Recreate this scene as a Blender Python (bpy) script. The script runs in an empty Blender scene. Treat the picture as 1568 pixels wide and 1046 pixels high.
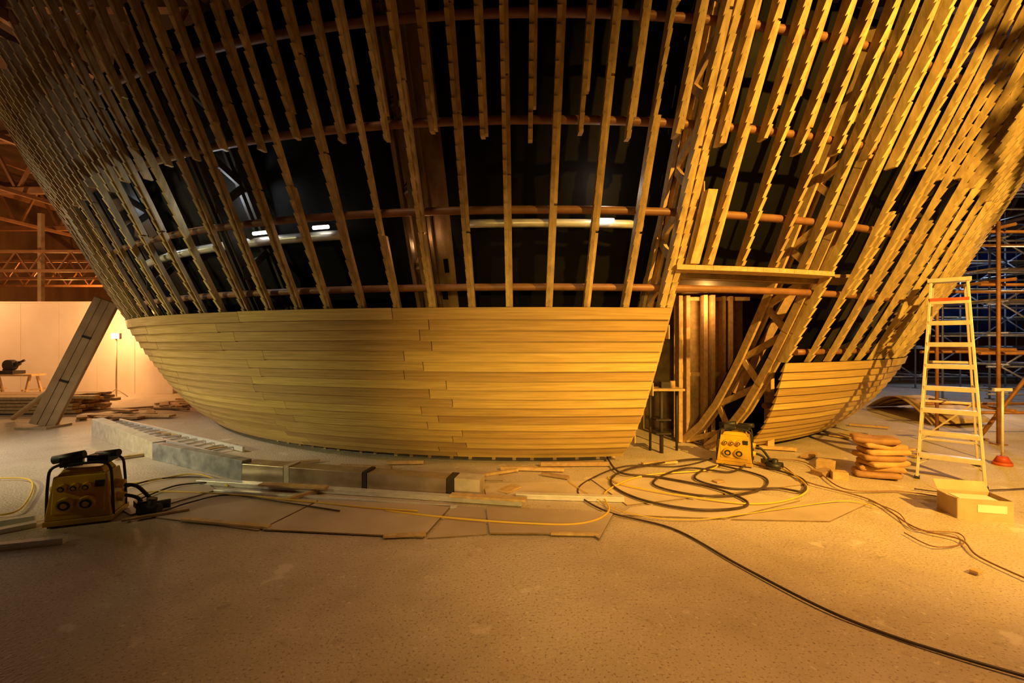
import bpy, math, random
import numpy as np
from mathutils import Vector, Matrix
random.seed(7)
S=bpy.context.scene
try:
    S.view_settings.view_transform='Standard'
except Exception: pass
rad=math.radians
def V(*a): return Vector(a)

# ------------------------------------------------------------------ materials
def newmat(name):
    m=bpy.data.materials.new(name); m.use_nodes=True
    nt=m.node_tree; b=nt.nodes['Principled BSDF']
    return m,nt,b
def mix_noise(name,c1,c2,scale=5,detail=5,rough=0.6,metal=0.0,stretch=(1,1,1),bump=0.0,rnd=0.0,coord='Object',c3=None,speck=0.0):
    m,nt,b=newmat(name)
    N=nt.nodes; L=nt.links
    tc=N.new('ShaderNodeTexCoord'); mp=N.new('ShaderNodeMapping'); mp.inputs['Scale'].default_value=stretch
    L.new(tc.outputs[coord],mp.inputs[0])
    no=N.new('ShaderNodeTexNoise'); no.inputs['Scale'].default_value=scale; no.inputs['Detail'].default_value=detail
    L.new(mp.outputs[0],no.inputs['Vector'])
    cr=N.new('ShaderNodeValToRGB'); cr.color_ramp.elements[0].position=0.3; cr.color_ramp.elements[1].position=0.7
    cr.color_ramp.elements[0].color=(*c1,1); cr.color_ramp.elements[1].color=(*c2,1)
    L.new(no.outputs['Fac'],cr.inputs[0])
    out=cr.outputs[0]
    if c3:
        n2=N.new('ShaderNodeTexNoise'); n2.inputs['Scale'].default_value=scale*0.17; n2.inputs['Detail'].default_value=8
        L.new(tc.outputs[coord],n2.inputs['Vector'])
        r2=N.new('ShaderNodeValToRGB'); r2.color_ramp.elements[0].position=0.42; r2.color_ramp.elements[1].position=0.68
        L.new(n2.outputs['Fac'],r2.inputs[0])
        mx=N.new('ShaderNodeMixRGB'); mx.inputs[2].default_value=(*c3,1)
        L.new(r2.outputs[0],mx.inputs[0]); L.new(out,mx.inputs[1]); out=mx.outputs[0]
    if speck>0:
        for sc,lo,hi,col,amt in ((60,.58,.66,(.28,.19,.12),speck),(2.6,.66,.70,(.85,.76,.66),speck*.7),(7,.66,.74,(.30,.20,.13),speck*.6),(26,.64,.68,(.85,.75,.62),speck*.6)):
            n3=N.new('ShaderNodeTexNoise'); n3.inputs['Scale'].default_value=sc; n3.inputs['Detail'].default_value=3
            L.new(tc.outputs[coord],n3.inputs['Vector'])
            r3=N.new('ShaderNodeValToRGB'); r3.color_ramp.elements[0].position=lo; r3.color_ramp.elements[1].position=hi
            r3.color_ramp.elements[1].color=(amt,amt,amt,1)
            L.new(n3.outputs['Fac'],r3.inputs[0])
            mx=N.new('ShaderNodeMixRGB'); mx.inputs[2].default_value=(*col,1)
            L.new(r3.outputs[0],mx.inputs[0]); L.new(out,mx.inputs[1]); out=mx.outputs[0]
    if rnd>0:
        at=N.new('ShaderNodeAttribute'); at.attribute_name='rnd'
        hs=N.new('ShaderNodeHueSaturation')
        mr=N.new('ShaderNodeMapRange'); mr.inputs[3].default_value=1-rnd; mr.inputs[4].default_value=1+rnd*0.8
        L.new(at.outputs['Fac'],mr.inputs[0]); L.new(mr.outputs[0],hs.inputs['Value'])
        mr2=N.new('ShaderNodeMapRange'); mr2.inputs[3].default_value=0.5-0.014*min(1,rnd*3); mr2.inputs[4].default_value=0.5+0.010*min(1,rnd*3)
        L.new(at.outputs['Fac'],mr2.inputs[0]); L.new(mr2.outputs[0],hs.inputs['Hue'])
        L.new(out,hs.inputs['Color']); out=hs.outputs[0]
    L.new(out,b.inputs['Base Color'])
    b.inputs['Roughness'].default_value=rough; b.inputs['Metallic'].default_value=metal
    if bump>0:
        bp=N.new('ShaderNodeBump'); bp.inputs['Strength'].default_value=bump; bp.inputs['Distance'].default_value=0.02
        src=no.outputs['Fac']
        if speck>0:
            nb=N.new('ShaderNodeTexNoise'); nb.inputs['Scale'].default_value=45; nb.inputs['Detail'].default_value=5
            L.new(tc.outputs[coord],nb.inputs['Vector']); src=nb.outputs['Fac']
        L.new(src,bp.inputs['Height']); L.new(bp.outputs[0],b.inputs['Normal'])
    return m
def emis(name,c,s):
    m,nt,b=newmat(name); b.inputs['Base Color'].default_value=(*c,1)
    b.inputs['Emission Color'].default_value=(*c,1); b.inputs['Emission Strength'].default_value=s
    return m

M_clad=mix_noise('larch_board',(0.48,0.325,0.10),(0.72,0.51,0.18),scale=3.0,detail=8,rough=0.42,stretch=(0.6,16,1),rnd=0.24,coord='UV',bump=0.05)
M_bat=mix_noise('batten_timber',(0.40,0.285,0.12),(0.70,0.52,0.25),scale=5,detail=7,rough=0.55,stretch=(3,3,1),rnd=0.26,bump=0.1)
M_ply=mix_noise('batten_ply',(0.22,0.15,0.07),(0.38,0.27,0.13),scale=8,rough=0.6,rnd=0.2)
M_pipe=mix_noise('primed_pipe',(0.20,0.09,0.04),(0.32,0.15,0.07),scale=6,rough=0.5)
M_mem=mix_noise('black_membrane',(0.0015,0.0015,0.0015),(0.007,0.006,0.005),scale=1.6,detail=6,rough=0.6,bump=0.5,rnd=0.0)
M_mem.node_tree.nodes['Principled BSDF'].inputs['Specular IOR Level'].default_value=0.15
M_drape=mix_noise('dust_sheet',(0.12,0.07,0.03),(0.28,0.19,0.09),scale=3,rough=0.5,bump=0.8,stretch=(2,2,0.6))
M_dark=mix_noise('dark_steel',(0.02,0.015,0.01),(0.05,0.035,0.02),scale=5,rough=0.6)
M_alu=mix_noise('aluminium',(0.70,0.70,0.69),(0.88,0.88,0.86),scale=12,rough=0.35,metal=0.3,stretch=(1,1,4))
M_panel=mix_noise('formwork_steel',(0.36,0.29,0.22),(0.62,0.53,0.42),scale=4,rough=0.3,metal=0.6,bump=0.15)
M_ladder=mix_noise('ladder_aluminium',(0.66,0.57,0.44),(0.80,0.72,0.60),scale=14,rough=0.4,metal=0.3)
M_galv=mix_noise('galvanised',(0.22,0.22,0.23),(0.38,0.38,0.39),scale=9,rough=0.45,metal=0.5)
M_rust=mix_noise('rusty_tube',(0.28,0.12,0.05),(0.45,0.22,0.10),scale=9,rough=0.6,metal=0.2)
M_floor=mix_noise('concrete',(0.50,0.41,0.30),(0.62,0.52,0.40),scale=3.2,detail=12,rough=0.6,bump=0.45,c3=(0.70,0.60,0.47),speck=.8)
M_sheet=mix_noise('floor_protection_board',(0.54,0.44,0.33),(0.72,0.60,0.46),scale=2.5,detail=9,rough=0.6,rnd=0.16,c3=(.46,.36,.26))
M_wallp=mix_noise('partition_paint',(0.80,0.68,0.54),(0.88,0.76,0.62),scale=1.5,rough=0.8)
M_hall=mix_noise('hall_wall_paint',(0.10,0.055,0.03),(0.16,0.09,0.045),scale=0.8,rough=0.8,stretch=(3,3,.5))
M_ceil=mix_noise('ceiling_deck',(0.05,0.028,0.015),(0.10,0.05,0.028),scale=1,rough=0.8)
M_truss=mix_noise('roof_steel',(0.26,0.13,0.06),(0.38,0.20,0.10),scale=3,rough=0.6)
M_yel=mix_noise('yellow_enamel',(0.74,0.44,0.02),(0.84,0.54,0.03),scale=9,rough=0.4,c3=(0.40,0.24,0.05))
M_blk=mix_noise('black_rubber',(0.012,0.012,0.012),(0.035,0.032,0.03),scale=12,rough=0.5)
M_cabk=mix_noise('black_cable',(0.03,0.018,0.012),(0.08,0.05,0.03),scale=8,rough=0.5)
M_caby=mix_noise('yellow_cable',(0.75,0.50,0.05),(0.85,0.6,0.08),scale=8,rough=0.5)
M_cabo=mix_noise('brown_cable',(0.22,0.11,0.05),(0.3,0.16,0.08),scale=8,rough=0.5)
M_red=mix_noise('red_paint',(0.50,0.06,0.03),(0.60,0.12,0.05),scale=8,rough=0.5)
M_bag=mix_noise('paper_sack',(0.38,0.21,0.09),(0.55,0.33,0.14),scale=7,rough=0.7,bump=0.6,rnd=0.3)
M_card=mix_noise('cardboard',(0.50,0.36,0.22),(0.62,0.46,0.30),scale=6,rough=0.8)
M_label=mix_noise('white_label',(0.8,0.75,0.68),(0.85,0.8,0.72),scale=4,rough=0.6)
M_blue=mix_noise('blue_tarp',(0.01,0.02,0.10),(0.02,0.05,0.2),scale=2,rough=0.5,bump=0.5)
M_stone=mix_noise('kerb_stone',(0.50,0.44,0.34),(0.70,0.62,0.50),scale=9,rough=0.7,bump=0.3)
M_zinc=mix_noise('blue_steel_plate',(0.20,0.22,0.25),(0.50,0.52,0.54),scale=7,rough=0.4,metal=0.4)
M_wood=mix_noise('sawn_timber',(0.44,0.29,0.13),(0.64,0.45,0.22),scale=4,rough=0.7,stretch=(4,4,4),rnd=0.3)
M_strut=mix_noise('strut_timber',(0.48,0.36,0.20),(0.66,0.52,0.33),scale=4,rough=0.5,rnd=.12)
M_lamp=emis('lamp_glow',(1,0.72,0.40),22)
M_tubeglow=emis('tube_lamp_glow',(1,0.9,0.75),5)

# ------------------------------------------------------------------ mesh builder
class MB:
    def __init__(s): s.v=[];s.f=[];s.m=[];s.r=[];s.uv=[];s.sm=[]
    def face(s,idx,mat=0,rnd=.5,uv=None,smooth=False):
        s.f.append(tuple(idx)); s.m.append(mat); s.r.append(rnd); s.uv.append(uv); s.sm.append(smooth)
    def hexa(s,p,mat=0,rnd=.5):
        b=len(s.v); s.v+= [Vector(q) for q in p]
        for q in ((3,2,1,0),(4,5,6,7),(0,1,5,4),(1,2,6,5),(2,3,7,6),(3,0,4,7)):
            s.face([b+i for i in q],mat,rnd)
    def beam(s,p0,p1,w,h,up=(0,0,1),mat=0,rnd=None):
        p0=Vector(p0);p1=Vector(p1);d=(p1-p0).normalized();up=Vector(up)
        if abs(d.dot(up))>.98: up=Vector((0,1,0))
        a=d.cross(up).normalized();b=a.cross(d).normalized()
        q=[]
        for p in (p0,p1):
            for sx,sy in ((-1,-1),(1,-1),(1,1),(-1,1)): q.append(p+a*sx*w/2+b*sy*h/2)
        s.hexa(q,mat,random.random() if rnd is None else rnd)
    def box(s,c,d,rz=0,mat=0,rnd=None,taper=(1,1),M=None):
        q=[]
        for sz in (-1,1):
            t=taper if sz>0 else (1,1)
            for sx,sy in ((-1,-1),(1,-1),(1,1),(-1,1)):
                q.append(Vector((sx*d[0]/2*t[0],sy*d[1]/2*t[1],sz*d[2]/2)))
        R=M if M is not None else Matrix.Rotation(rz,3,'Z')
        s.hexa([R@x+Vector(c) for x in q],mat,random.random() if rnd is None else rnd)
    def tube(s,pts,r,n=8,mat=0,rnd=.5,r1=None,caps=True):
        pts=[Vector(p) for p in pts]; k=len(pts); b=len(s.v); a=None
        for i,p in enumerate(pts):
            d=(pts[min(i+1,k-1)]-pts[max(i-1,0)]).normalized()
            if a is None:
                a=d.cross(Vector((0,0,1)))
                if a.length<.05: a=d.cross(Vector((0,1,0)))
                a.normalize()
            else:
                a=(a-d*a.dot(d)).normalized()
            c=d.cross(a)
            rr=r if r1 is None else r+(r1-r)*i/(k-1)
            for j in range(n):
                t=2*math.pi*j/n; s.v.append(p+a*math.cos(t)*rr+c*math.sin(t)*rr)
        for i in range(k-1):
            for j in range(n):
                j2=(j+1)%n
                s.face([b+i*n+j,b+i*n+j2,b+(i+1)*n+j2,b+(i+1)*n+j],mat,rnd,smooth=True)
        if caps:
            s.face([b+j for j in range(n)][::-1],mat,rnd); s.face([b+(k-1)*n+j for j in range(n)],mat,rnd)
    def build(s,name,mats,parent=None,bevel=0,loc=None,rz=0):
        me=bpy.data.meshes.new(name); me.from_pydata([tuple(v) for v in s.v],[],s.f)
        for m in mats: me.materials.append(m)
        me.polygons.foreach_set('material_index',s.m); me.polygons.foreach_set('use_smooth',s.sm)
        at=me.attributes.new('rnd','FLOAT','FACE'); at.data.foreach_set('value',s.r)
        uvl=me.uv_layers.new(name='UVMap')
        if any(u is not None for u in s.uv):
            for p,u in zip(me.polygons,s.uv):
                if u:
                    for li,c in zip(p.loop_indices,u): uvl.data[li].uv=c
        me.update()
        o=bpy.data.objects.new(name,me); S.collection.objects.link(o)
        if bevel:
            bm=o.modifiers.new('bevel','BEVEL'); bm.width=bevel; bm.segments=2; bm.limit_method='ANGLE'
        if loc is not None: o.location=loc
        o.rotation_euler=(0,0,rz)
        if parent: o.parent=parent
        return o
def empty(name,loc=(0,0,0),rz=0):
    e=bpy.data.objects.new(name,None); e.empty_display_size=.2; e.location=loc; e.rotation_euler=(0,0,rz); S.collection.objects.link(e); return e

# ------------------------------------------------------------------ survey of the site (metres)
CX,CY=0.3,14.2
ZT=[0,.1,.4,.79,1.44,2.0,2.6,3.3,4.4,5.6]; RT=[7.93,8.08,8.42,8.73,9.12,9.42,9.73,10.06,10.6,11.12]
def Rz(z): return float(np.interp(z,ZT,RT)) if z<=5.6 else 11.12+(z-5.6)*.45
zz=np.linspace(0,6,1201); rr=np.array([Rz(z) for z in zz])
k=np.ones(41)/41; rp=np.pad(rr,20,mode='reflect',reflect_type='odd'); rr=np.convolve(rp,k,'valid')
def Rz(z): return float(np.interp(z,zz,rr))
ss=np.concatenate([[0],np.cumsum(np.hypot(np.diff(zz),np.diff(rr)))])
def s2z(s): return float(np.interp(s,ss,zz))
def z2s(z): return float(np.interp(z,zz,ss))
def P(phi,z,off=0,w=0):
    a=rad(phi); r=Rz(z)+off
    return Vector((CX+r*math.sin(a)+w*math.cos(a),CY-r*math.cos(a)+w*math.sin(a),z))
EYE=1.64; F=697.0
def G(u,v,z=0):      # surveyed ground location
    d=(EYE-z)*F/(v-523.0); return Vector(((u-784)/F*d,d,z))

# ------------------------------------------------------------------ bowl
bowl=empty('timber_bowl_building',(CX,CY,0))
def bb(mb,name,mats,**k):
    o=mb.build(name,mats,**k); o.parent=bowl; o.matrix_parent_inverse=Matrix.Translation((-CX,-CY,0)); return o

PITCH=0.128
# cladding
mb=MB()
def board(pa,pb,s0,s1,tilt=0,rnd=.5,row=0):
    n=max(2,int(abs(pb-pa)/1.2)); b=len(mb.v)
    for i in range(n+1):
        ph=pa+(pb-pa)*i/n; dz=tilt*(i/n-.5)
        z0=s2z(s0+dz); z1=s2z(s1+dz)
        mb.v+= [P(ph,max(z0-.004,0.03),.046),P(ph,z1,.014),P(ph,z1,0.002),P(ph,max(z0-.004,.03),.002)]
    u0=rnd*37
    for i in range(n):
        a=b+i*4;c=a+4
        ua=u0+rad(pa+(pb-pa)*i/n)*9; ub=u0+rad(pa+(pb-pa)*(i+1)/n)*9
        v0=row*1.7+rnd*9; v1=v0+.13
        mb.face([a,c,c+1,a+1],0,rnd,uv=[(ua,v0),(ub,v0),(ub,v1),(ua,v1)])
        mb.face([a+3,c+3,c,a],1,0,uv=[(ua,v0)]*4)  # underside takes the darker ply colour, painting shade under each lap
        mb.face([a+1,c+1,c+2,a+2],0,rnd,uv=[(ua,v1)]*4)
    e=b+n*4
    mb.face([b,b+1,b+2,b+3],0,rnd,uv=[(0,0)]*4); mb.face([e+3,e+2,e+1,e],0,rnd,uv=[(0,0)]*4)
s_lo=z2s(.09); s_hi=z2s(2.0); nrow=int(round((s_hi-s_lo)/PITCH)); pt=(s_hi-s_lo)/nrow
for i in range(nrow):
    seams=[8.6]
    jit=[1.6,-1.4][i%2] if i%3 else 0.3
    cur=-7.5+jit*.9-i*.08+random.uniform(-.4,.4)
    seams+= [cur,-24-jit+random.uniform(-1,1),-41+jit*1.5,-58-jit,-76+jit,-95,-112]
    for k_ in range(len(seams)-1):
        b_,a_=seams[k_],seams[k_+1]
        off=0 if k_==0 else (.008 if k_==1 else -.006)
        tl=0 if k_==0 else 0.006
        if i in (0,nrow-1): off*=.3; tl=0
        board(a_+.025,b_-.025,s_lo+i*pt+off-.006,s_lo+(i+1)*pt+off,tilt=tl,rnd=random.random(),row=i)
s_r=z2s(1.37); nr2=int(round((s_r-s_lo)/PITCH)); pt2=(s_r-s_lo)/nr2
for i in range(nr2):
    st=23.3-(23.3-19.9)*i/(nr2-1)
    sm=[st,40+random.uniform(-2,2),58+random.uniform(-2,2),76,95,112]
    for a_,b_ in zip(sm[:-1],sm[1:]):
        board(a_+.05,b_-.05,s_lo+i*pt2,s_lo+(i+1)*pt2,rnd=random.random(),row=i)
bb(mb,'lap_cladding',[M_clad,M_ply])

# battens
mb=MB()
def strip(phi,w0,w1,z0,z1,inn,out,saw=0,mat=0,rnd=.5):
    s0,s1=z2s(z0),z2s(z1); st=[]
    if saw:
        kk=math.floor(s0/PITCH)
        while kk*PITCH<s1:
            a=max(s0,kk*PITCH); b=min(s1,(kk+1)*PITCH)
            if b-a>.01:
                fa=(a/PITCH-kk); fb=(b/PITCH-kk)
                st.append((s2z(a),out-saw*(1-fa))); st.append((s2z(b),out-saw*(1-fb)))
            kk+=1
    else:
        n=8; st=[(s2z(s0+(s1-s0)*i/n),out) for i in range(n+1)]
    b=len(mb.v)
    for z,o in st:
        mb.v+=[P(phi,z,inn,w0),P(phi,z,inn,w1),P(phi,z,o,w1),P(phi,z,o,w0)]
    for i in range(len(st)-1):
        a=b+i*4;c=a+4
        for j in range(4):
            j2=(j+1)%4; mb.face([a+j,a+j2,c+j2,c+j],mat,rnd)
    e=b+(len(st)-1)*4
    mb.face([b+3,b+2,b+1,b],mat,rnd); mb.face([e,e+1,e+2,e+3],mat,rnd)
def zbot(phi):
    if phi<8.55: return 2.005
    if phi<20.2: return 2.44
    return 1.375
phis=[-112+2.5*i for i in range(90)]
for ph in phis:
    z0=zbot(ph); rn=random.random(); j=random.uniform(-.1,.1)
    dp=-.09 if ph<5 else (-.12 if ph<22 else -.085); sw=.020 if ph<-15 else .028
    strip(ph+j,-.038,0,z0,4.95+random.uniform(0,.35),dp,0.0,saw=sw,rnd=rn)
    z=z0
    while z<5.0:
        ln=random.choice([.72,.95,1.2,1.44]); z2=min(z+ln-.02,5.0+random.uniform(0,.3))
        if random.random()<(.8 if ph<22 else .5): strip(ph+j,.001,.034,z,z2,dp+.01,-.028+random.uniform(-.006,.006),mat=0,rnd=random.random()*.7)
        z+=ln
    zi=3.50+random.uniform(-.05,.08)
    strip(ph+1.25+j,-.026,.014,zi,4.95+random.uniform(0,.4),dp,0,saw=sw,rnd=random.random())
    if -30<ph<24: strip(ph+1.25+j,.015,.042,zi+random.uniform(0,.3),4.9+random.uniform(0,.3),dp+.01,-.02,mat=0,rnd=random.random()*.7)
    if ph>21:
        q=random.random()
        if q<.30:
            za=random.choice([2.2,2.6,2.94,1.38]); strip(ph+.75,-.03,.02,za,min(3.6,za+random.choice([.9,1.3,1.8])),-.085,-.01,saw=.03,rnd=random.random())
strip(8.5,-.03,.03,2.005,5.0,-.10,0,saw=.028,rnd=.8)
strip(9.4,-.05,.05,2.44,3.1,-.10,0.01,rnd=.9)
bb(mb,'sawtooth_battens',[M_bat])

# ring pipes
mb=MB()
for z in (2.22,2.94,3.66,4.38,5.02):
    pts=[P(p,z,-.18) for p in np.arange(-116,117,1.5)]
    mb.tube(pts,.040,10)
for z in (.75,1.5):
    mb.tube([P(p,z,-.18) for p in np.arange(-116,8.7,1.5)],.042,8); mb.tube([P(p,z,-.18) for p in np.arange(22,117,1.5)],.042,8)
bb(mb,'ring_pipes',[M_pipe])

# membrane
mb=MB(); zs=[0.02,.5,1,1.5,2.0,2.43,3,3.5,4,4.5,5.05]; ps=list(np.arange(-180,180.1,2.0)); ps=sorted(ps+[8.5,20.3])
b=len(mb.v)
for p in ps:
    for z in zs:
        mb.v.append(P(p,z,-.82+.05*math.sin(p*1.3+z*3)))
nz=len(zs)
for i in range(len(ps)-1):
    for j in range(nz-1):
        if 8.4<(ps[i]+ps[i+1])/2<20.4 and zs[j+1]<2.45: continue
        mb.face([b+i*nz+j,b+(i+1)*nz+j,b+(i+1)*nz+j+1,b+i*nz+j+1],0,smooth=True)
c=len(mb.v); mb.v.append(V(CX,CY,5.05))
for i in range(len(ps)-1): mb.face([b+i*nz+nz-1,b+(i+1)*nz+nz-1,c])  # unseen cap over the top, added to block light
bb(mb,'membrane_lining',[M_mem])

# rib trusses
mb=MB()
def rib(phi,mat,dep=.5,z1=4.9,o0=-.25):
    zs=[0.02]+list(np.arange(.35,z1+.01,.35))
    up=(math.cos(rad(phi)),math.sin(rad(phi)),0)
    for t in (-.05,.05):
        for i in range(len(zs)-1):
            rn=.6
            a,b_=P(phi,zs[i],o0,t),P(phi,zs[i+1],o0,t); a2,b2=P(phi,zs[i],o0-dep,t),P(phi,zs[i+1],o0-dep,t)
            mb.beam(a,b_+(b_-a)*.03,.10,.04,up=up,mat=mat,rnd=rn); mb.beam(a2,b2,.10,.04,up=up,mat=mat,rnd=rn)
    for i in range(len(zs)-1):
        if i%2: mb.beam(P(phi,zs[i],o0),P(phi,zs[i+1],o0-dep),.08,.04,up=up,mat=mat)
        else: mb.beam(P(phi,zs[i],o0-dep),P(phi,zs[i+1],o0),.08,.04,up=up,mat=mat)
        if i%2: mb.box(P(phi,zs[i],o0-.02,.09),(.2,.012,.16),rz=rad(phi)+math.pi/2,mat=mat)
for ph in (8.9,20.6): rib(ph,0)
for ph in (-78,-64,-50,-36,-22,34,48,62,76): rib(ph,1)  # ribs coloured dark, painting in the dimness of the interior
rib(-8,2)
b=len(mb.v); zs2=np.arange(2.0,5.0,.15)
for z in zs2:
    for q in range(9):
        mb.v.append(P(-9.6+q*.42,z,-.76+.02*math.sin(q*2.1+z*2.2)))
for i in range(len(zs2)-1):
    for q in range(8):
        if random.random()<.06: continue
        mb.face([b+i*9+q,b+i*9+q+1,b+(i+1)*9+q+1,b+(i+1)*9+q],2,smooth=True)
bb(mb,'rib_trusses',[M_wood,M_dark,M_drape])

mb=MB()
mb.tube([P(p,2.86,-.58) for p in np.arange(-56,-13,1.5)],.055,10,mat=0)
mb.tube([P(p,2.92,-.60) for p in np.arange(-5,8,1.5)],.045,10,mat=0)
for a,b_ in ((-21.2,-19.6),(3.6,4.8),(-15.8,-14.6)):
    mb.tube([P(a,2.93,-.50),P(b_,2.93,-.50)],.022,8,mat=1)
bb(mb,'service_duct',[M_alu,M_tubeglow])

# door head beam + framing
mb=MB()
pr=None
for p in np.arange(8.2,20.9,1.2):
    q=P(p,2.40,-.07)
    if pr is not None: mb.beam(pr,q,.22,.05,mat=0,rnd=.5); mb.beam(pr+V(0,.2,-.04),q+V(0,.2,-.04),.14,.08,mat=1)
    pr=q
def gp(x,y,z): return V(x,y,z)
for x,y in ((2.72,7.4),(2.84,7.4),(3.08,7.3),(3.20,7.3),(3.46,7.5),(3.58,7.5)):
    mb.beam(gp(x,y,0.02),gp(x,y,2.38),.06,.14,up=(0,1,0),mat=0)
for z in (.06,1.1,2.34): mb.beam(gp(2.7,7.5,z),gp(3.9,7.5,z),.08,.06,mat=0)
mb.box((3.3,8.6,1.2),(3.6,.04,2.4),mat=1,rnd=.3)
mb.box((3.3,7.66,1.2),(1.15,.02,2.35),mat=0,rnd=.6)
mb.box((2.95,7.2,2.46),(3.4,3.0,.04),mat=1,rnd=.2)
mb.beam(gp(3.9,6.9,0.02),gp(3.9,6.9,2.4),.1,.1,mat=0)
mb.beam(gp(3.2,6.5,.9),gp(3.75,6.1,2.3),.05,.12,up=(1,0,0),mat=0)
bb(mb,'doorway_framing',[M_wood,M_ply])

# plinth with packers
mb=MB()
n=120
for i in range(n):
    a=i*360/n-180; a2=(i+1)*360/n-180
    if 9<(a+a2)/2<23: continue
    q=[]
    for off,z in ((-.35,0.0),(-.35,.12)):
        q+= [P(a,.05,off-.3),P(a2,.05,off-.3),P(a2,.05,off),P(a,.05,off)]
        for t in q[-4:]: t.z=z
    mb.hexa(q,0)
for a in np.arange(-80,80,2.1):
    if 9<a<23: continue
    c=P(a+random.uniform(-.5,.5),.05,-.2); c.z=.04; mb.box(c,(.05,.22,.075),rz=rad(a),mat=1)
bb(mb,'base_plinth',[M_dark,M_wood])

# ------------------------------------------------------------------ hall
def slab(name,x0,x1,y0,y1,z0,z1,mat):
    m=MB(); m.box(((x0+x1)/2,(y0+y1)/2,(z0+z1)/2),(x1-x0,y1-y0,z1-z0)); return m.build(name,[mat])
slab('floor',-24,24,-12,36,-.2,0,M_floor)
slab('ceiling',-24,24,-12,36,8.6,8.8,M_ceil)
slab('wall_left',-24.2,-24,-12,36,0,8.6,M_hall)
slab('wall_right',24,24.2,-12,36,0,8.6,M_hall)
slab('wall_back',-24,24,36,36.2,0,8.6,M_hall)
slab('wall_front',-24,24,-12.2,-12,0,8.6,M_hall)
m=MB(); x=-23.9
while x<-11.3:
    m.box((x+.6,14.4,1.42),(1.19,.08,2.84),mat=0); x+=1.2
m.box((-17.6,14.4,2.87),(12.6,.12,.06),mat=0)
m.build('site_partition',[M_wallp])
rt=MB()
for y in (-6,-1,4,9,15,20,25,30):
    for z,w in ((6.6,.16),(8.3,.2)): rt.beam((-23.9,y,z),(23.9,y,z),w,w*1.2,mat=0)
    x=-23.5
    while x<23:
        rt.beam((x,y,6.6),(x+.9,y,8.3),.08,.08); rt.beam((x+.9,y,8.3),(x+1.8,y,6.6),.08,.08); x+=1.8
for x in np.arange(-22,23,4): rt.beam((x,-11.9,8.05),(x,35.9,8.05),.12,.22)
for x in np.arange(-20,21,4): rt.beam((x,-11.9,6.45),(x,35.9,6.45),.10,.12)
for y in (16.5,18.5,21):
    for z in (4.2,4.9): rt.beam((-23.9,y,z),(-12.5,y,z),.08,.10)
    x=-23.5
    while x<-13.4:
        rt.beam((x,y,4.2),(x+.5,y,4.9),.04,.04); rt.beam((x+.5,y,4.9),(x+1.0,y,4.2),.04,.04); x+=1.0
rt.build('roof_trusses',[M_truss])
m=MB(); m.beam((-17.9,17.3,0.0),(-17.9,17.3,6.5),.14,.14); m.box((-17.9,17.3,.02),(.35,.35,.04)); m.build('steel_column',[M_strut])

# raking strut
def strut(name,p0,p1,w,h):
    m=MB(); p0=V(*p0);p1=V(*p1);d=(p1-p0).normalized(); up=V(.5,-.8,0).normalized()
    a=d.cross(up).normalized(); b=a.cross(d)
    m.beam(p0,p1,w*.9,h,up=b,mat=0,rnd=.15)
    m.box((p0.x,p0.y,.02),(.6,.5,.04),mat=0)
    for sgn in (-1,1):
        for t0 in (-1,0,1):
            o=b*(sgn*(h/2+.015))+a*(t0*w*.345); m.beam(p0+o,p1+o,w*.31,.03,up=b,rnd=.6+.15*t0)
    for t in (.35,.7):
        c=p0.lerp(p1,t)
        for sgn in (-1,1): m.beam(c-a*w*.2+b*sgn*(h/2+.035),c+a*w*.2+b*sgn*(h/2+.035),.04,.02,up=b,mat=1)
    m.tube([(-10.25,9.35,.06),(-8.72,8.95,.95)],.05,8)
    return m.build(name,[M_strut,M_dark])
strut('raking_strut',(-8.95,8.7,.06),(-8.0,9.0,2.45),.36,.22)

# ------------------------------------------------------------------ kerb formwork
m=MB()
def seg(p0,p1,h0,h1,w,mat,rnd=.5,side=1):
    p0=Vector(p0);p1=Vector(p1);d=(p1-p0).normalized(); nrm=V(-d.y,d.x,0)*side*w
    q=[p0,p1,p1+nrm,p0+nrm]; t=[x.copy() for x in q]
    t[0].z=h0;t[1].z=h1;t[2].z=h1;t[3].z=h0
    for x in q: x.z=0.001
    m.hexa(q+t,mat,rnd)
A=G(140,668);B=G(233,704);C=G(370,737);D=G(735,760)
seg(A,B,.30,.24,.16,0); seg(B,C,.23,.24,.12,1)
cuts=[0,.19,.215,.53,.55,.87,.90,1.0]; mats=[2,0,2,3,2,3,0]
for i in range(7):
    seg(C.lerp(D,cuts[i]+.001),C.lerp(D,cuts[i+1]-.001),.22-.05*cuts[i]-(.015 if mats[i]==2 else 0),.22-.05*cuts[i+1]-(.015 if mats[i]==2 else 0),.22,mats[i])
m.build('kerb_formwork',[M_stone,M_zinc,M_panel,M_dark],bevel=.004)

m=MB(); a=G(165,650);b_=G(352,697); d=(b_-a).normalized(); nn=V(-d.y,d.x,0)*.19
for s in (-1,1): m.beam(a+nn*s+V(0,0,.05),b_+nn*s+V(0,0,.05),.03,.07)
L=(b_-a).length
for i in range(int(L/.28)):
    c=a+d*(.15+i*.28)+V(0,0,.05); m.tube([c-nn,c+nn],.016,8)
m.build('extension_ladder',[M_alu])

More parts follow.
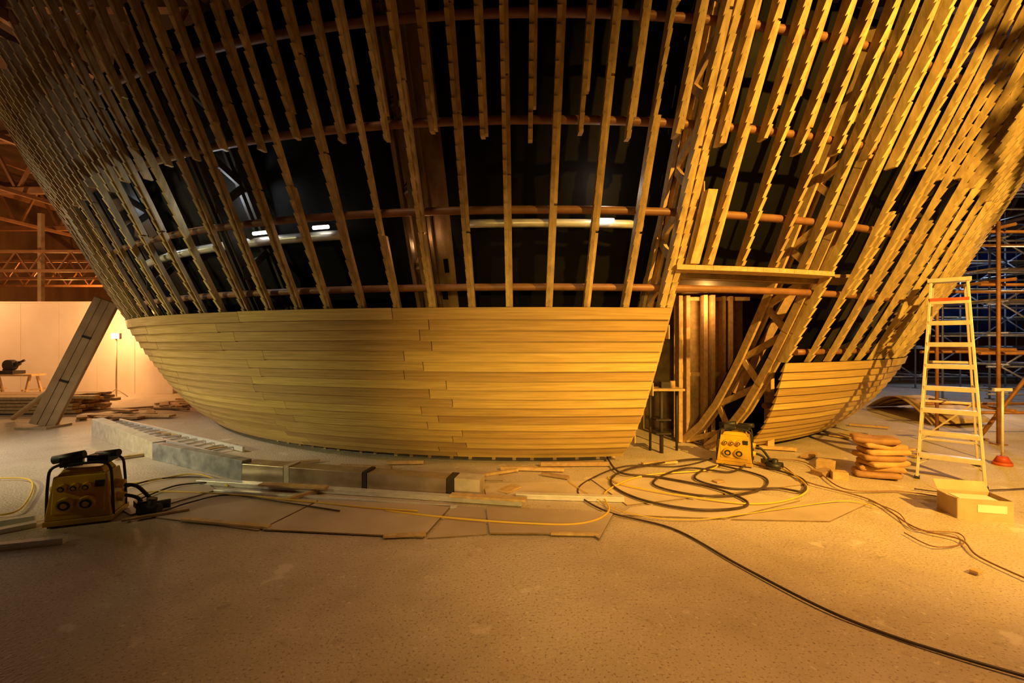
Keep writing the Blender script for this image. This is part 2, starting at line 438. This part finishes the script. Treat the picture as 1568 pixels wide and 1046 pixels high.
m=MB()
m.beam(G(305,741)+V(0,0,.03),G(800,774)+V(0,0,.03),.09,.05,mat=0)
m.beam(G(330,752)+V(0,0,.012),G(700,778)+V(0,0,.012),.06,.02,mat=0)
m.build('aluminium_angle',[M_alu],bevel=.003)
m=MB(); m.beam(G(690,770)+V(0,0,.082),G(806,778)+V(0,0,.082),.10,.022,rnd=.9); m.beam(G(400,751)+V(0,0,.072),G(500,757)+V(0,0,.072),.10,.022,rnd=.9)
m.build('timber_plank',[M_wood],bevel=.003)
m=MB(); m.beam(G(790,763)+V(0,0,.03),G(955,768)+V(0,0,.03),.08,.05); m.build('aluminium_angle',[M_alu],bevel=.003)
m=MB(); m.beam(G(-40,846)+V(0,0,.025),G(100,831)+V(0,0,.025),.07,.05); m.build('aluminium_angle',[M_alu],bevel=.003)
m=MB(); m.beam(G(-30,822)+V(0,0,.02),G(56,805)+V(0,0,.02),.09,.04);m.beam(G(-30,812)+V(0,0,.03),G(54,799)+V(0,0,.03),.04,.06); m.build('aluminium_angle',[M_alu],bevel=.003)

# floor protection sheets
m=MB()
def sheet(pts,z=.004,t=.012,mat=0):
    q=[G(*p) for p in pts]; n=len(q); b=len(m.v)
    for zz_ in (z,z+t):
        for x in q: m.v.append(V(x.x,x.y,zz_))
    rn=random.random()
    m.face([b+n+i for i in range(n)],mat,rn)
    for i in range(n):
        j=(i+1)%n; m.face([b+i,b+j,b+n+j,b+n+i],1,rn*.3)
sheet([(232,793),(395,814),(487,768),(345,757)],.001)
sheet([(402,814),(648,826),(690,778),(494,768)],.010)
sheet([(655,826),(746,820),(740,780),(697,778)],.001)
sheet([(750,820),(905,821),(918,829),(940,788),(744,780)],.012)
sheet([(120,745),(300,728),(330,752),(200,790)],.001)
sheet([(740,742),(900,738),(935,765),(745,762)],.002)
sheet([(905,735),(1130,722),(1240,742),(960,775)],.001)
sheet([(948,790),(1110,796),(1225,768),(1150,757),(965,779)],.002)
sheet([(1120,797),(1270,800),(1330,772),(1235,769)],.001)
sheet([(640,722),(760,724),(770,737),(650,735)],.001)
m.build('floor_protection_sheets',[M_sheet,M_ply])
m=MB()
for (u,v,l,w_,h,r) in ((690,735,.5,.07,.04,.1),(760,728,.6,.05,.03,.5),(815,722,.8,.06,.04,-.1),(780,752,.25,.14,.02,.9),(345,805,.9,.06,.02,-.2),(620,712,.5,.05,.04,.05),(850,732,.35,.05,.03,-.5),(1010,712,.5,.07,.03,.2),(880,715,.9,.05,.05,.02),(1262,655,.5,.1,.05,.3),(1190,690,.5,.08,.05,-.3),
   (620,824,.35,.05,.02,.1),(880,822,.4,.04,.02,-.05),(1495,880,.07,.05,.02,.4),(1300,668,.7,.3,.02,.5),(1380,690,.3,.2,.03,.2),(210,700,.5,.08,.03,.8),(265,668,.9,.08,.04,-.4),
   (240,792,.5,.05,.02,.6),(470,760,.4,.05,.03,1.0),(560,718,.7,.06,.03,-.15),(440,712,.8,.05,.03,.3),(330,690,.6,.06,.03,.9),(1240,700,.4,.12,.03,.7),(1410,700,.4,.06,.03,.4),(1330,655,.6,.08,.04,-.6),(1100,740,.12,.08,.02,.4)):
    g=G(u,v); m.box((g.x,g.y,h/2+.016),(l,w_,h),rz=r)
m.build('loose_battens_on_floor',[M_wood],bevel=.003)

# ------------------------------------------------------------------ cables
def cat(pts,n=8):
    out=[]; p=[pts[0]]+pts+[pts[-1]]
    for i in range(1,len(p)-2):
        for j in range(n):
            t=j/n; a,b,c,d=p[i-1],p[i],p[i+1],p[i+2]
            out.append(.5*((2*b)+(c-a)*t+(2*a-5*b+4*c-d)*t*t+(3*b-a-3*c+d)*t**3))
    out.append(pts[-1]); return out
def cable(name,px,r,mat,lift=0.018):
    g=[G(*p) for p in px]
    for i,x in enumerate(g): x.z=r+lift+(i%3)*.004
    m=MB(); m.tube(cat(g),r,8); return m.build(name,[mat])
cable('power_cable',[(1090,704),(1040,716),(960,716),(905,735),(885,757),(930,787),(1030,812),(1130,868),(1250,932),(1350,972),(1470,1012),(1640,1062)],.009,M_cabk,.005)
cable('power_cable',[(1090,706),(1050,708),(965,722),(935,742),(975,768),(1060,786),(1130,783),(1142,772),(1090,752),(1010,735),(950,728),(930,705)],.013,M_cabk,.018)
cable('power_cable',[(1110,714),(1080,722),(1065,738),(1120,752),(1190,752),(1230,757),(1225,735),(1150,713)],.012,M_cabk,.016)
cable('power_cable',[(1150,708),(1120,727),(1050,722),(1000,745),(1080,765),(1160,757),(1170,735),(1100,716)],.012,M_cabk,.022)
cable('power_cable',[(1170,706),(1200,718),(1235,742),(1330,768),(1400,812),(1470,832),(1500,858),(1600,905)],.007,M_cabo)
cable('power_cable',[(1385,820),(1430,842),(1475,838),(1465,820),(1400,815),(1375,790),(1330,770)],.005,M_cabo)
cable('extension_lead',[(590,786),(690,798),(800,807),(890,806),(932,788),(928,758),(985,732),(1080,724),(1100,716)],.009,M_caby)
cable('extension_lead',[(930,735),(960,748),(1050,765),(1150,776),(1215,768),(1236,750),(1200,722),(1160,712)],.009,M_caby,.02)
cable('extension_lead',[(870,740),(900,760),(960,790),(1060,800),(1180,786),(1290,772),(1340,780)],.005,M_caby,.02)
cable('extension_lead',[(190,744),(220,742),(300,730),(350,748)],.008,M_caby)
cable('extension_lead',[(205,765),(240,757),(350,762),(470,772),(560,782),(640,788)],.008,M_caby,.02)
cable('power_cable',[(210,784),(240,790),(290,775),(350,762),(440,775),(520,788)],.008,M_cabk,.02)
cable('power_cable',[(215,768),(270,748),(330,742),(300,734),(240,738),(190,752)],.009,M_cabk,.02)
cable('extension_lead',[(-40,738),(30,736),(50,745),(42,770),(20,790),(-30,796)],.009,M_caby)
cable('power_cable',[(1400,752),(1450,758),(1500,756),(1560,752),(1620,748)],.007,M_cabk)
cable('power_cable',[(1180,705),(1235,712),(1290,752),(1380,756),(1440,765)],.007,M_cabo)

# ------------------------------------------------------------------ site power distribution units
def unit(loc,rz,s):
    e=empty('power_distribution_unit',loc,rz)
    m=MB()
    m.box((0,0,.27),(.50,.40,.40),mat=0,taper=(.80,.78)); m.box((0,0,.50),(.36,.28,.06),mat=0,taper=(.8,.8))
    m.box((0,0,.045),(.52,.42,.05),mat=0)
    m.box((0,-.172,.27),(.40,.02,.30),mat=0,M=Matrix.Rotation(rad(-8),3,'X'))
    m.build('housing',[M_yel],parent=e,bevel=.015)
    m=MB()
    for x in (-.2,.2):
        for y in (-.14,.14): m.box((x,y,.011),(.07,.07,.022))
    for y in (-.15,.15):
        m.tube(cat([V(-.25,y,.06),V(-.24,y,.40),V(-.20,y,.56),V(0,y,.58),V(.20,y,.56),V(.24,y,.40),V(.25,y,.06)],5),.013,8)
    for x in (-.19,.19): m.tube([(x,-.16,.565),(x,.16,.565)],.013,8)
    m.box((-.10,-.05,.60),(.16,.2,.09),rz=.3); m.box((.12,-.02,.60),(.18,.14,.07),rz=-.2); m.tube([(-.22,-.1,.62),(.02,-.12,.66)],.04,10); m.tube([(.05,.05,.61),(.26,-.05,.64)],.035,10)
    m.build('roll_frame_and_plugs',[M_blk],parent=e)
    m=MB()
    for x,z,rr_ in ((-.09,.22,.065),(.07,.22,.065),(-.12,.37,.035),(-.03,.37,.035),(.06,.37,.035)):
        y0=-.175+(z-.27)*.14
        m.tube([(x,y0,z),(x,y0-.05,z-.008)],rr_,16,mat=0); m.tube([(x,y0-.05,z-.008),(x,y0-.054,z-.009)],rr_*.72,16,mat=1); m.tube([(x,y0-.054,z-.009),(x,y0-.058,z-.01)],rr_*.4,12,mat=0)
    for z in (.2,.33): m.tube([(.2,0,z),(.29,0,z-.02)],.045,12,mat=0); m.tube([(-.2,0,z),(-.27,0,z-.02)],.045,12,mat=0)
    m.box((.155,-.165,.38),(.07,.03,.06),mat=1)
    m.build('sockets',[M_yel,M_blk],parent=e)
    m=MB()
    m.tube(cat([V(.28,0,.2),V(.40,-.02,.16),V(.48,-.05,.06),V(.56,-.1,.03)],5),.018,8)
    m.tube(cat([V(.28,0,.3),V(.38,.04,.26),V(.5,.06,.1),V(.62,.02,.03)],5),.018,8)
    m.tube([V(.44,-.1,.06),V(.62,-.14,.06)],.055,10); m.tube([V(.50,.02,.05),V(.66,.05,.05)],.045,10)
    m.tube([V(.54,-.12,.05),V(.56,-.125,.17)],.04,10); m.box((.46,-.02,.1),(.16,.12,.06),rz=.5)
    m.build('trailing_plugs',[M_blk],parent=e)
    e.scale=(s,s,s); return e
unit((-3.93,4.22,0),rad(22),.94)
unit((3.0,6.12,0),rad(-30),.84)

# ------------------------------------------------------------------ step ladder
e=empty('step_ladder',(5.08,5.28,0),rad(-43))
m=MB(); H=2.40; wb,wt=.285,.165; yt=.58
fl=[V(-wb,0,.02),V(wb,0,.02)]; ft=[V(-wt,yt,H),V(wt,yt,H)]
for a,b_ in zip(fl,ft): m.beam(a,b_,.028,.085,up=(0,1,0),rnd=.5)
rb=[V(-wb+.0,1.25,.02),V(wb,1.25,.02)]; rtp=[V(-wt+.02,yt+.08,H-.05),V(wt-.02,yt+.08,H-.05)]
for a,b_ in zip(rb,rtp): m.beam(a,b_,.025,.045,up=(0,1,0),rnd=.5)
for i in range(1,9):
    t=i*.268/H; a=fl[0].lerp(ft[0],t); b_=fl[1].lerp(ft[1],t)
    m.beam(a+V(0,0,0),b_,.10,.03,rnd=.5); m.beam(a+V(0,-.045,-.02),b_+V(0,-.045,-.02),.012,.04)
    if i<3:
        c=fl[0].lerp(ft[0],t-.05); m.beam(a.lerp(b_,.3),c,.02,.01); c=fl[1].lerp(ft[1],t-.05); m.beam(a.lerp(b_,.7),c,.02,.01)
for t in (.12,.35,.58,.8): m.beam(rb[0].lerp(rtp[0],t),rb[1].lerp(rtp[1],t),.025,.03)
m.beam(rb[0].lerp(rtp[0],.12),rb[1].lerp(rtp[1],.35),.02,.02)
for s in (0,1): m.beam(fl[s].lerp(ft[s],.45),rb[s].lerp(rtp[s],.45),.006,.02)
m.box((0,yt+.04,H+.01),(.40,.20,.05))
m.build('frame',[M_ladder],parent=e,bevel=.003)
m=MB(); a=fl[0].lerp(ft[0],.9);b_=fl[1].lerp(ft[1],.9); m.beam(a+V(0,-.05,0),b_+V(0,-.05,0),.012,.04)
m.build('warning_plate',[M_red],parent=e)
m=MB()
for p in fl+rb: m.box((p.x,p.y,.012),(.05,.10,.024))
m.build('rubber_feet',[M_blk],parent=e)

# ------------------------------------------------------------------ sacks
def sack(m,c,d,rz,rnd):
    n1,n2=28,9; b=len(m.v)
    def sp(x,e): return math.copysign(abs(x)**e,x)
    for i in range(n2):
        la=-math.pi/2+math.pi*i/(n2-1)
        for j in range(n1):
            lo=2*math.pi*j/n1
            p=V(sp(math.cos(la),.3)*sp(math.cos(lo),.22)*d[0]/2,sp(math.cos(la),.3)*sp(math.sin(lo),.22)*d[1]/2,sp(math.sin(la),.7)*d[2]/2)
            p.z+=random.uniform(-.004,.004)+.01*math.sin(p.x*9+rnd*20); p.x+=random.uniform(-.006,.006)
            m.v.append(Matrix.Rotation(rz,3,'Z')@p+Vector(c))
    for i in range(n2-1):
        for j in range(n1):
            j2=(j+1)%n1; m.face([b+i*n1+j,b+i*n1+j2,b+(i+1)*n1+j2,b+(i+1)*n1+j],0,rnd,smooth=True)
m=MB(); base=G(1347,731)
for i in range(7):
    sack(m,(base.x+random.uniform(-.05,.05),base.y+random.uniform(-.03,.03),.052+i*.068),(.46,.32,.078),rad(-15+random.uniform(-16,16)),random.random())
m.build('stack_of_cement_sacks',[M_bag])
m=MB()
for p,s,r in (((1262,727),(.26,.16,.06),.3),((1285,733),(.16,.14,.09),-.4),((1265,716),(.15,.2,.10),.8)):
    g=G(*p); m.box((g.x,g.y,s[2]/2),s,rz=r)
m.build('timber_offcuts',[M_wood],bevel=.004)

# cardboard box (open)
g=G(1508,795); e=empty('cardboard_box',(g.x,g.y+.1,0),rad(-14)); m=MB(); w,d_,h=.42,.28,.19; t=.006
m.box((0,0,t/2+.001),(w,d_,t)); m.box((0,-d_/2,h/2),(w,t,h)); m.box((0,d_/2,h/2),(w,t,h)); m.box((-w/2,0,h/2),(t,d_,h)); m.box((w/2,0,h/2),(t,d_,h))
m.hexa([V(-w/2,d_/2,h),V(w/2,d_/2,h),V(w/2,d_/2+.004,h),V(-w/2,d_/2+.004,h),V(-w/2,d_/2+.07,h+.08),V(w/2,d_/2+.07,h+.08),V(w/2,d_/2+.074,h+.08),V(-w/2,d_/2+.074,h+.08)])
m.hexa([V(-w/2,-d_/2,h),V(-w/2,d_/2,h),V(-w/2+.004,d_/2,h),V(-w/2+.004,-d_/2,h),V(-w/2-.09,-d_/2,h+.03),V(-w/2-.09,d_/2,h+.03),V(-w/2-.086,d_/2,h+.034),V(-w/2-.086,-d_/2,h+.034)])
m.build('carton',[M_card],parent=e)
m=MB(); m.box((.05,-d_/2-.006,.11),(.22,.003,.07)); m.box((-.0,0.0,.12),(.3,.18,.1),mat=0); m.build('label_and_contents',[M_label],parent=e)

# ------------------------------------------------------------------ right: scaffold
def scaf(name,x0,x1,y0,y1,nx,ny,H,lifts,mat,r=.026,boards=True,dg=True):
    m=MB(); xs=np.linspace(x0,x1,nx); ys=np.linspace(y0,y1,ny)
    for x in xs:
        for y in ys:
            m.tube([(x,y,.02),(x,y,H)],r,8); m.box((x,y,.01),(.15,.15,.02))
    for z in lifts:
        for y in ys: m.tube([(x0-.25,y+.05,z),(x1+.25,y+.05,z)],r,8)
        for x in xs: m.tube([(x+.05,y0-.2,z+.06),(x+.05,y1+.2,z+.06)],r,8)
        if boards and z>1.5 and random.random()<.6:
            for q in range(3): m.box(((x0+x1)/2,y0+.25+q*.26,z+.11),(x1-x0,.23,.035),mat=1)
    if dg:
        for i in range(len(xs)-1):
            for k_ in range(len(lifts)-1):
                a,b_=(xs[i],xs[i+1]) if (i+k_)%2 else (xs[i+1],xs[i])
                m.tube([(a,y0-.06,lifts[k_]),(b_,y0-.06,lifts[k_+1])],r*.9,6)
    return m.build(name,[mat,M_wood])
scaf('scaffold_tower',12.3,19.0,11.5,13.0,6,2,6.2,[.3,1.0,1.8,2.6,3.4,4.2,5.0,5.8],M_galv)
scaf('scaffold_tower',12.6,20.5,16.0,18.5,6,2,6.2,[.4,1.4,2.4,3.4,4.4,5.4],M_galv)
scaf('scaffold_tower',7.75,9.6,7.25,8.3,2,2,3.55,[.5,1.45,2.55,3.4],M_rust,boards=False,dg=False)
m=MB(); 
b=len(m.v)
for i in range(13):
    for j in range(9): m.v.append(V(12.8+i*.75,19.4+.12*math.sin(i*1.7+j),1.8+j*.5))
for i in range(12):
    for j in range(8): m.face([b+i*9+j,b+(i+1)*9+j,b+(i+1)*9+j+1,b+i*9+j+1],smooth=True)
m.build('blue_tarpaulin',[M_blue])
m=MB()
for q in range(3):
    b=len(m.v); n=12
    for i in range(n+1):
        t=i/n
        for j in (0,1):
            for z in (0,.012):
                m.v.append(V(8.8+q*.12-.6*t+.95*j,11.3-2.4*t+.2*j-q*.12,.012+q*.03+z+.40*math.sin(math.pi*t)*(1-.2*q)))
    for i in range(n):
        a=b+i*4;c=a+4
        m.face([a+1,c+1,c+3,a+3],0,.6+q*.2,smooth=True); m.face([a,a+2,c+2,c],0,.3,smooth=True); m.face([a,c,c+1,a+1],0,.2); m.face([a+2,a+3,c+3,c+2],0,.2)
    m.face([b,b+1,b+3,b+2],0); e_=b+n*4; m.face([e_,e_+2,e_+3,e_+1],0)
m.build('bent_plywood_sheets',[M_wood])
m=MB(); a=G(1500,672); m.tube([a+V(0,0,.03),V(8.6,7.4,1.35)],.03,10,mat=0); m.box((a.x,a.y,.01),(.16,.16,.02),mat=0); m.build('raking_prop',[M_rust])
m=MB(); g=G(1535,712)
m.tube([(g.x,g.y,.0),(g.x,g.y,.04)],.10,18,mat=0); m.tube([(g.x,g.y,.04),(g.x,g.y,.12)],.09,18,mat=0,r1=.05); m.tube([(g.x,g.y,.1),(g.x,g.y,1.0)],.016,10,mat=1); m.box((g.x,g.y,1.0),(.24,.03,.04),mat=1); m.build('barrier_post',[M_red,M_alu])

# work stand inside doorway
m=MB(); m.box((2.28,6.85,.93),(.5,.4,.03),mat=0)
for x in (2.08,2.48): m.tube([(x,6.85,0.0),(x,6.85,.92)],.02,8,mat=1)
m.tube([(2.2,6.7,0.0),(2.2,6.7,.92)],.03,8,mat=1); m.box((2.2,6.7,.3),(.22,.2,.02),mat=1); m.box((2.2,6.7,.5),(.22,.2,.02),mat=1)
m.box((2.3,6.85,.99),(.14,.12,.09),mat=1); m.tube([(2.4,6.8,.945),(2.4,6.8,1.05)],.04,10,mat=0)
m.build('work_stand',[M_wood,M_dark])

# ------------------------------------------------------------------ left background props
m=MB()
for s in (-.55,.55):
    for t in (-.2,.2): m.beam((-13.9+s,12.7+t*1.3,0),(-13.9+s,12.7+t*.5,.68),.05,.05)
    m.beam((-13.9+s,12.4,.3),(-13.9+s,13.0,.3),.04,.04)
m.beam((-14.6,12.7,.71),(-13.2,12.7,.71),.4,.05)
m.build('trestle_workbench',[M_wood])
m=MB(); m.box((-14.0,12.7,.785),(.5,.34,.09)); m.beam((-14.15,12.7,.82),(-13.75,12.7,1.05),.1,.1); m.tube([(-14.0,12.62,.98),(-14.0,12.78,.98)],.15,16); m.beam((-13.85,12.7,1.0),(-13.6,12.7,1.12),.04,.05); m.build('mitre_saw',[M_dark])
m=MB()
for l in range(5):
    for q in range(6):
        m.box((-12.3+random.uniform(-.25,.25),10.2+q*.2,.06+l*.075),(4.6+random.uniform(-.5,.4),.17,.06),rz=rad(3))
m.build('stack_of_timber_boards',[M_wood])
m=MB()
for i in range(46):
    x=random.uniform(-9.2,-6.9); y=random.uniform(9.3,12.6); 
    if (x-CX)**2+(y-CY)**2<8.9**2 or (x+8.9)**2+(y-8.7)**2<.7: continue
    m.box((x,y,.025+random.random()*.03),(random.uniform(.3,1.0),random.uniform(.06,.2),.04),rz=random.uniform(-1,1))
m.build('scattered_offcuts',[M_wood])
def flood(loc,rz,stand=1.8):
    e=empty('floodlight_on_tripod',loc,rz); m=MB()
    m.tube([(0,0,.02),(0,0,stand)],.02,8)
    for a in (0,2.1,4.2): m.tube([(0,0,.25),(.3*math.cos(a),.3*math.sin(a),.01)],.014,6)
    m.box((0,0,stand+.06),(.22,.10,.17)); m.beam((-.13,0,stand),(.13,0,stand),.03,.03)
    m.build('stand',[M_strut],parent=e)
    m=MB(); m.box((0,.056,stand+.06),(.19,.01,.14)); m.box((0,-.056,stand+.06),(.19,.01,.14)); m.build('lamp_face',[M_lamp],parent=e)
flood((-11.65,13.4,0),rad(10),1.74)

# unseen hanging clutter, added off to the right to throw the broken shadows
m=MB()
for i in range(10):
    x0=random.uniform(4.85,5.9); y0=random.uniform(1.0,1.9); pts=[V(x0,y0,8.0)]
    zend=random.uniform(4.35,4.9)
    for k_ in range(8):
        pts.append(V(x0+random.uniform(-.12,.12),y0+random.uniform(-.12,.12),7.6-(7.6-zend)*k_/7))
    m.tube(cat(pts,4),random.uniform(.02,.035),6)
    for q in range(3):
        c=pts[-1]+V(random.uniform(-.1,.1),random.uniform(-.1,.1),random.uniform(-.05,.5)); m.tube([c,c+V(random.uniform(-.2,.2),random.uniform(-.2,.2),random.uniform(-.2,.2))],random.uniform(.03,.07),8)
m.build('hanging_shadow_clutter',[M_blk])

# ------------------------------------------------------------------ lights
def spot(name,loc,tgt,e,c,ang=80,blend=.6,size=.15):
    l=bpy.data.lights.new(name,'SPOT'); l.energy=e; l.color=c; l.spot_size=rad(ang); l.spot_blend=blend; l.shadow_soft_size=size
    o=bpy.data.objects.new(name,l); S.collection.objects.link(o); o.location=loc
    o.rotation_euler=(Vector(tgt)-Vector(loc)).to_track_quat('-Z','Y').to_euler(); return o
def point(name,loc,e,c,size=.2):
    l=bpy.data.lights.new(name,'POINT'); l.energy=e; l.color=c; l.shadow_soft_size=size
    o=bpy.data.objects.new(name,l); S.collection.objects.link(o); o.location=loc; return o
OR=(1,.53,.08)
spot('sodium_floodlight',(5.0,-1.6,5.0),(4.4,6.2,2.3),5800,OR,74,.85,.07)
spot('sodium_downlight',(3.1,1.2,5.0),(2.4,2.8,0),720,(1,.47,.12),88,1,.3)
spot('metal_halide_floodlight',(-9.5,1.0,3.0),(-3.2,7.5,.7),950,(1,.88,.38),48,1,.12)
spot('metal_halide_floodlight',(-8.6,5.2,4.2),(-6.3,7.0,0),600,(1,.86,.66),74,.9,.15)
spot('warm_floodlight',(-.2,-3,2.0),(.5,6,.95),1450,(1,.60,.13),33,1,.2)
spot('warm_floodlight',(-2.0,2.4,5.2),(-.6,4.6,0),130,(1,.66,.36),66,1,.3)
point('strut_fill',(-10.8,6.2,2.6),90,(1,.82,.5))  # added fill light, brightens the raking strut and far-left battens
point('strut_fill',(-11.9,13.0,2.2),260,(1,.5,.18))
point('strut_fill',(-17,12.0,3.5),380,(1,.5,.2))
point('strut_fill',(-19,19.5,3.6),360,(1,.38,.08))
point('strut_fill',(-14,28,5),900,(1,.38,.08))
point('cool_site_lamp',(15,15,4.5),240,(.5,.65,1))
point('strut_fill',(9.8,8.6,3.2),100,(1,.6,.25))  # added warm fill for the right background
point('strut_fill',(10.8,10.4,1.6),80,(1,.65,.35))  # added warm fill, low down behind the bowl's right edge
point('strut_fill',(3.0,7.05,2.2),22,(1,.5,.12),.05)  # added fill light to brighten the doorway interior
point('bowl_service_lamp',P(-24,3.3,-.5),9,(.85,.92,1),.04)
point('bowl_service_lamp',P(4,3.2,-.45),3,(1,.8,.6),.04)
point('bowl_service_lamp',P(-42,3.6,-.5),7,(.85,.92,1),.04)
point('bowl_service_lamp',P(-8,2.7,-.5),2.5,(1,.5,.2),.04)
w=bpy.data.worlds.new('World'); S.world=w; w.use_nodes=True
w.node_tree.nodes['Background'].inputs[0].default_value=(1,.6,.3,1); w.node_tree.nodes['Background'].inputs[1].default_value=.02

cam=bpy.data.cameras.new('camera'); co=bpy.data.objects.new('camera',cam); S.collection.objects.link(co)
cam.lens=16; cam.sensor_width=36; co.location=(0,0,EYE); co.rotation_euler=(rad(90),0,0); cam.clip_start=.05
S.camera=co
